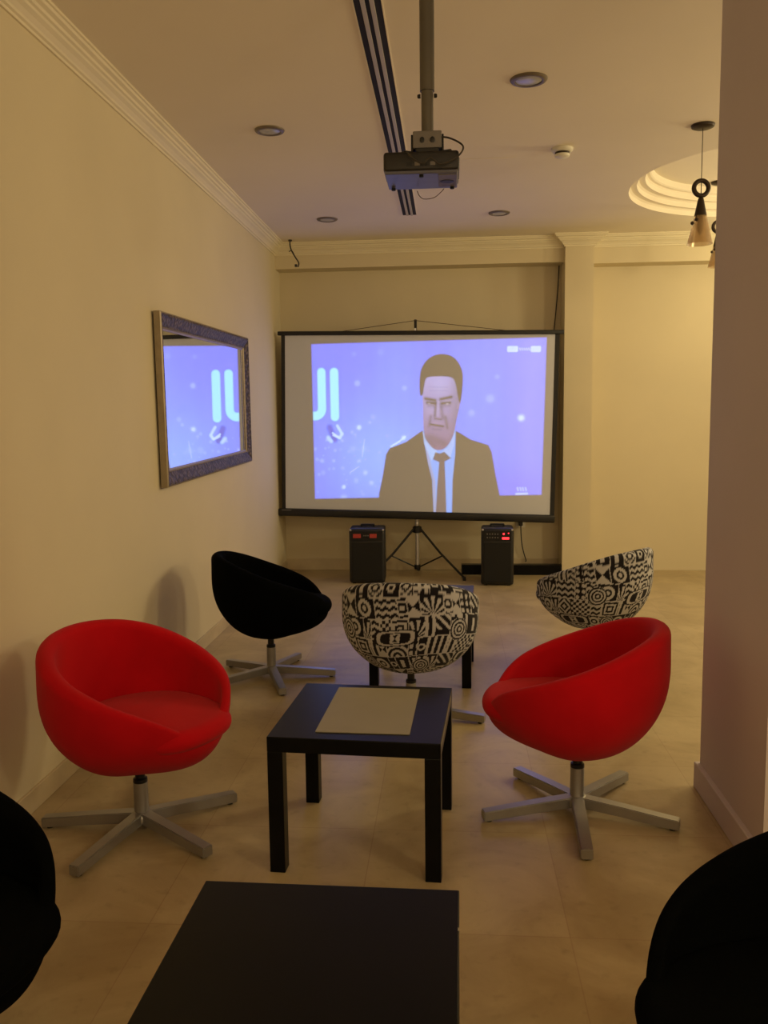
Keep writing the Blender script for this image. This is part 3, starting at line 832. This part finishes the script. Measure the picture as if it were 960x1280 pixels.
def fabric_print(U, V):
    """black and off-white patchwork of geometric motifs; U, V in metres over the cloth"""
    rng = random.Random(11)
    S = .098
    U0, V0 = U, V
    U = U0+.008*np.sin(V0*22+1); V = V0+.014*np.sin(U0*9)
    # staggered patches of varying width
    row = np.floor(V/S).astype(int); out = np.zeros(U.shape)
    lv = V/S-row
    for r in range(row.min(), row.max()+1):
        m = row == r
        if not m.any(): continue
        x = 0.; edges = [0.]
        while x < 2.3: x += rng.choice((.045, .06, .08, .115)); edges.append(x)
        idx = np.searchsorted(edges, U[m], side='right')-1
        e = np.array(edges+[9.]); u0 = e[idx]; w = e[idx+1]-u0
        lu = (U[m]-u0)/w; v = lv[m]; val = np.zeros(lu.shape)
        kinds = [rng.randrange(14) for _ in edges]; inv = [rng.random() < .15 for _ in edges]
        kd = np.array(kinds+[0])[idx]; iv = np.array(inv+[False])[idx]
        X = lu*w/S; Y = v; cx = X-w/S/2; cy = Y-.5
        def put(k, f):
            nonlocal val
            q = kd == k; val = np.where(q, f, val)
        put(0, (np.sin(X*2*PI*3.0) > .2)*1.)
        put(1, (np.sin((np.abs(cx)+np.abs(cy))*2*PI*3.2) > 0)*1.)
        put(2, (np.sin(np.hypot(cx, Y-.05)*2*PI*3.6) > 0)*1.)
        put(3, ((np.sin(X*2*PI*3) > 0) ^ (np.sin(Y*2*PI*3) > 0))*1.)
        put(4, (np.abs(cx) < np.abs(cy))*1.)
        put(5, (np.sin(np.arctan2(Y-.02, cx)*14) > 0)*1.*(np.hypot(cx, Y-.02) < .85))
        put(6, (np.sin((Y+.14*np.abs(((X*2.5) % 1)*2-1))*2*PI*3) > 0)*1.)
        put(7, (np.hypot((X*3) % 1-.5, (Y*3) % 1-.5) < .32)*1.)
        put(8, (np.abs(np.hypot(cx*1.0, cy)-.32) < .085)*1.+(np.hypot(cx, cy) < .12))
        put(9, (np.maximum(np.abs(cx), np.abs(cy))*7 % 1.6 < .8)*1.)
        put(10, ((np.sin((X+Y)*2*PI*2.0) > .3) & (Y > .3))*1.)
        put(11, ((np.abs(((X*3) % 1)-.5) < .28) & (np.abs(((Y*2.5) % 1)-.5) < .3))*1.)
        put(12, (np.abs(np.hypot(cx, cy)-.16) < .05)*1.); put(13, ((np.abs(cx) < .12) & (np.abs(cy) < .3))*1.)
        iv = iv & (kd < 12)
        val = np.clip(val, 0, 1); val = np.where(iv, 1-val, val)
        edge = (lu*w < .0045) | (v*S < .004)
        val = np.where(edge, np.where(iv, 0., 1.), val)
        out[m] = val
    # a few large motifs across patches: ovals with an hourglass inside
    for (a, b) in ((.98, .40), (1.45, .27), (.55, .25), (1.75, .42), (.2, .42)):
        dx, dy = (U-a)/.095, (V-b)/.036
        q = np.sqrt(dx**4+dy**4)
        out = np.where(q < 1.35, 0, out); out = np.where((q < 1.0) & (q > .62), 1, out)
        s = (np.abs(U-a) < .024) & (np.abs(V-b) < .024)
        out = np.where(s, 1, out)
        out = np.where(s & (np.abs(U-a) < np.abs(V-b)*.8) & (np.abs(V-b) < .018), 0, out)
    for (a, b) in ((1.12, .22), (.78, .24), (1.58, .17), (1.3, .42), (.7, .42)):
        q = np.hypot(U-a, V-b); s = q < .055
        out = np.where(s, (np.sin(q*2*PI/.0175) > 0)*1., out)
    cB = np.array([.010, .008, .011]); cW = np.array([.50, .49, .50])
    return cB[None, None]*(1-out[..., None])+cW[None, None]*out[..., None]
M['print'] = attr_material('black_white_print', 'Col', .85, False, (.3, .3, .3), sheen=.05)

def make_chair(kind):
    t = empty('swivel_tub_chair')
    if kind == 'print':
        shell_mesh(t, M['print'], 620, 130, fabric_print); cushion_mesh(t, M['print'], fabric_print, 240)
    else:
        shell_mesh(t, M[kind]); cushion_mesh(t, M[kind])
    bm = bmesh.new(); add_lathe(bm, [(.050, .236), (.050, .243)], 20); obj('mounting_plate', bm, M['blackmetal'], t)
    bm = bmesh.new(); add_lathe(bm, [(.0175, .165), (.0175, .24)], 20); add_lathe(bm, [(.023, .170), (.0255, .174), (.0245, .186), (.018, .189)], 24)
    obj('gas_lift', bm, M['blackmetal'], t, smooth=True)
    bm = bmesh.new(); add_lathe(bm, [(.026, .030), (.0255, .075), (.0250, .172), (.023, .174)], 28); obj('column', bm, M['alu'], t, smooth=True)
    bm = bmesh.new(); add_lathe(bm, [(.030, .028), (.042, .034), (.044, .052), (.036, .064), (.027, .067)], 28); obj('hub', bm, M['alu'], t, smooth=True)
    return t
def add_base(t, off):
    for k in range(5):
        a = off+k*2*PI/5
        bm = bmesh.new()
        vs = []
        for r, w, z0, z1 in ((.022, .022, .026, .066), (.15, .0215, .020, .058), (.30, .0205, .010, .046), (.358, .020, .007, .042)):
            vs.append([bm.verts.new((r, s*w, z)) for s, z in ((-1, z0), (1, z0), (1, z1), (-1, z1))])
        for A, B in zip(vs, vs[1:]):
            for i in range(4): bm.faces.new((A[i], A[(i+1) % 4], B[(i+1) % 4], B[i]))
        bm.faces.new(vs[0][::-1]); bm.faces.new(vs[-1])
        bmesh.ops.bevel(bm, geom=list(bm.edges), offset=.003, segments=2, affect='EDGES')
        bmesh.ops.transform(bm, matrix=Matrix.Rotation(a, 4, 'Z'), verts=bm.verts)
        arm = obj('base_arm', bm, M['alu'], t, smooth=True)
        bm = bmesh.new(); add_lathe(bm, [(.011, 0), (.011, .010), (.010, .018)], 14, c=(.335*math.cos(a), .335*math.sin(a)))
        obj('foot_glide', bm, M['plastic'], arm, smooth=True)
protos = {}
def chair(kind, x, y, face, base, label, group):
    rz = math.radians(face)
    if kind in protos:
        src = protos[kind]; t = src.copy(); COL.objects.link(t)
        for ch in src.children:
            if ch.name.split('.')[0] == 'base_arm': continue
            c = ch.copy(); COL.objects.link(c); c.parent = t
    else:
        t = make_chair(kind); protos[kind] = t
    add_base(t, math.radians(base)-rz)
    t.location = (x, y, 0); t.rotation_euler = (0, 0, rz)
    return finish(t, label, 'chair', group)
GR, GB, GP = 'red swivel tub chairs', 'black swivel tub chairs', 'black and white patterned swivel tub chairs'
chair('red', -1.098, 2.838, -24, 38, 'red swivel tub chair by the left wall, its seat open towards the right', GR)
chair('red', .459, 3.040, 171, 51, 'red swivel tub chair on the right, its round side turned to the camera', GR)
chair('blackwool', -1.002, 4.625, 13, 3, 'black swivel tub chair by the left wall, in side view behind the red chair', GB)
chair('blackwool', -1.148, 1.556, -8, 20, 'black swivel tub chair cut off at the lower left corner', GB)
chair('blackwool', .663, 1.388, 188, 20, 'black swivel tub chair cut off at the lower right corner', GB)
chair('print', -.190, 4.012, 86, -12, 'black and white patterned tub chair in the middle, its back to the camera', GP)
chair('print', .821, 4.880, 139, 30, 'black and white patterned tub chair on the right, behind the red chair', GP)

# ------------------------------------------------------------------ lights
def area(name, loc, target, size, power, col, sy=None):
    l = bpy.data.lights.new(name, 'AREA'); l.energy = power; l.color = col
    l.shape = 'RECTANGLE' if sy else 'SQUARE'; l.size = size
    if sy: l.size_y = sy
    o = bpy.data.objects.new(name, l); COL.objects.link(o); o.location = loc
    o.rotation_euler = (Vector(target)-Vector(loc)).to_track_quat('-Z', 'Y').to_euler()
    return o
def point(name, loc, r, power, col):
    l = bpy.data.lights.new(name, 'POINT'); l.energy = power; l.color = col; l.shadow_soft_size = r
    o = bpy.data.objects.new(name, l); COL.objects.link(o); o.location = loc; return o
WARM = (1, .82, .47)
area('side_room_lamp', (3.6, 5.6, 2.5), (.5, 5.2, 1.0), .7, 44, WARM)
point('side_room_bulb', (3.2, 3.6, 2.1), .15, 60, WARM)
point('alcove_fill_light', (2.75, 6.95, 2.6), .1, 22, (1, .83, .45))  # unseen light added to brighten the alcove beside the pier
point('rear_right_bulb', (2.3, .4, 2.1), .15, 45, (1, .80, .50))
point('rear_room_bulb', (1.0, -1.4, 2.0), .2, 54, (1, .80, .52))
point('rear_corner_bulb', (-.7, -2.0, 2.0), .2, 26, (1, .79, .50))
w = bpy.data.worlds.new('room_world'); scene.world = w; w.use_nodes = True
w.node_tree.nodes['Background'].inputs['Color'].default_value = (1, .8, .6, 1)
w.node_tree.nodes['Background'].inputs['Strength'].default_value = 0.0

# ------------------------------------------------------------------ camera
f, yaw, pitch, roll, h = 1071.008, .0772771, .1114958, -.0123612, 1.44931
cd = bpy.data.cameras.new('camera'); cam = bpy.data.objects.new('camera', cd); COL.objects.link(cam)
fw = Vector((-math.sin(yaw)*math.cos(pitch), math.cos(yaw)*math.cos(pitch), -math.sin(pitch)))
rt = Vector((math.cos(yaw), math.sin(yaw), 0)); up = rt.cross(fw)
c, s = math.cos(roll), math.sin(roll)
R_, U_ = c*rt+s*up, -s*rt+c*up
m3 = Matrix((R_, U_, -fw)).transposed()
cam.matrix_world = Matrix.Translation((0, 0, h)) @ m3.to_4x4()
cd.sensor_fit = 'HORIZONTAL'; cd.sensor_width = 36; cd.lens = f*36/960
cd.clip_start = .05
scene.camera = cam
vs = scene.view_settings
vs.view_transform = 'Standard'; vs.look = 'None'; vs.gamma = 1; vs.use_curve_mapping = False; vs.exposure = -0.2
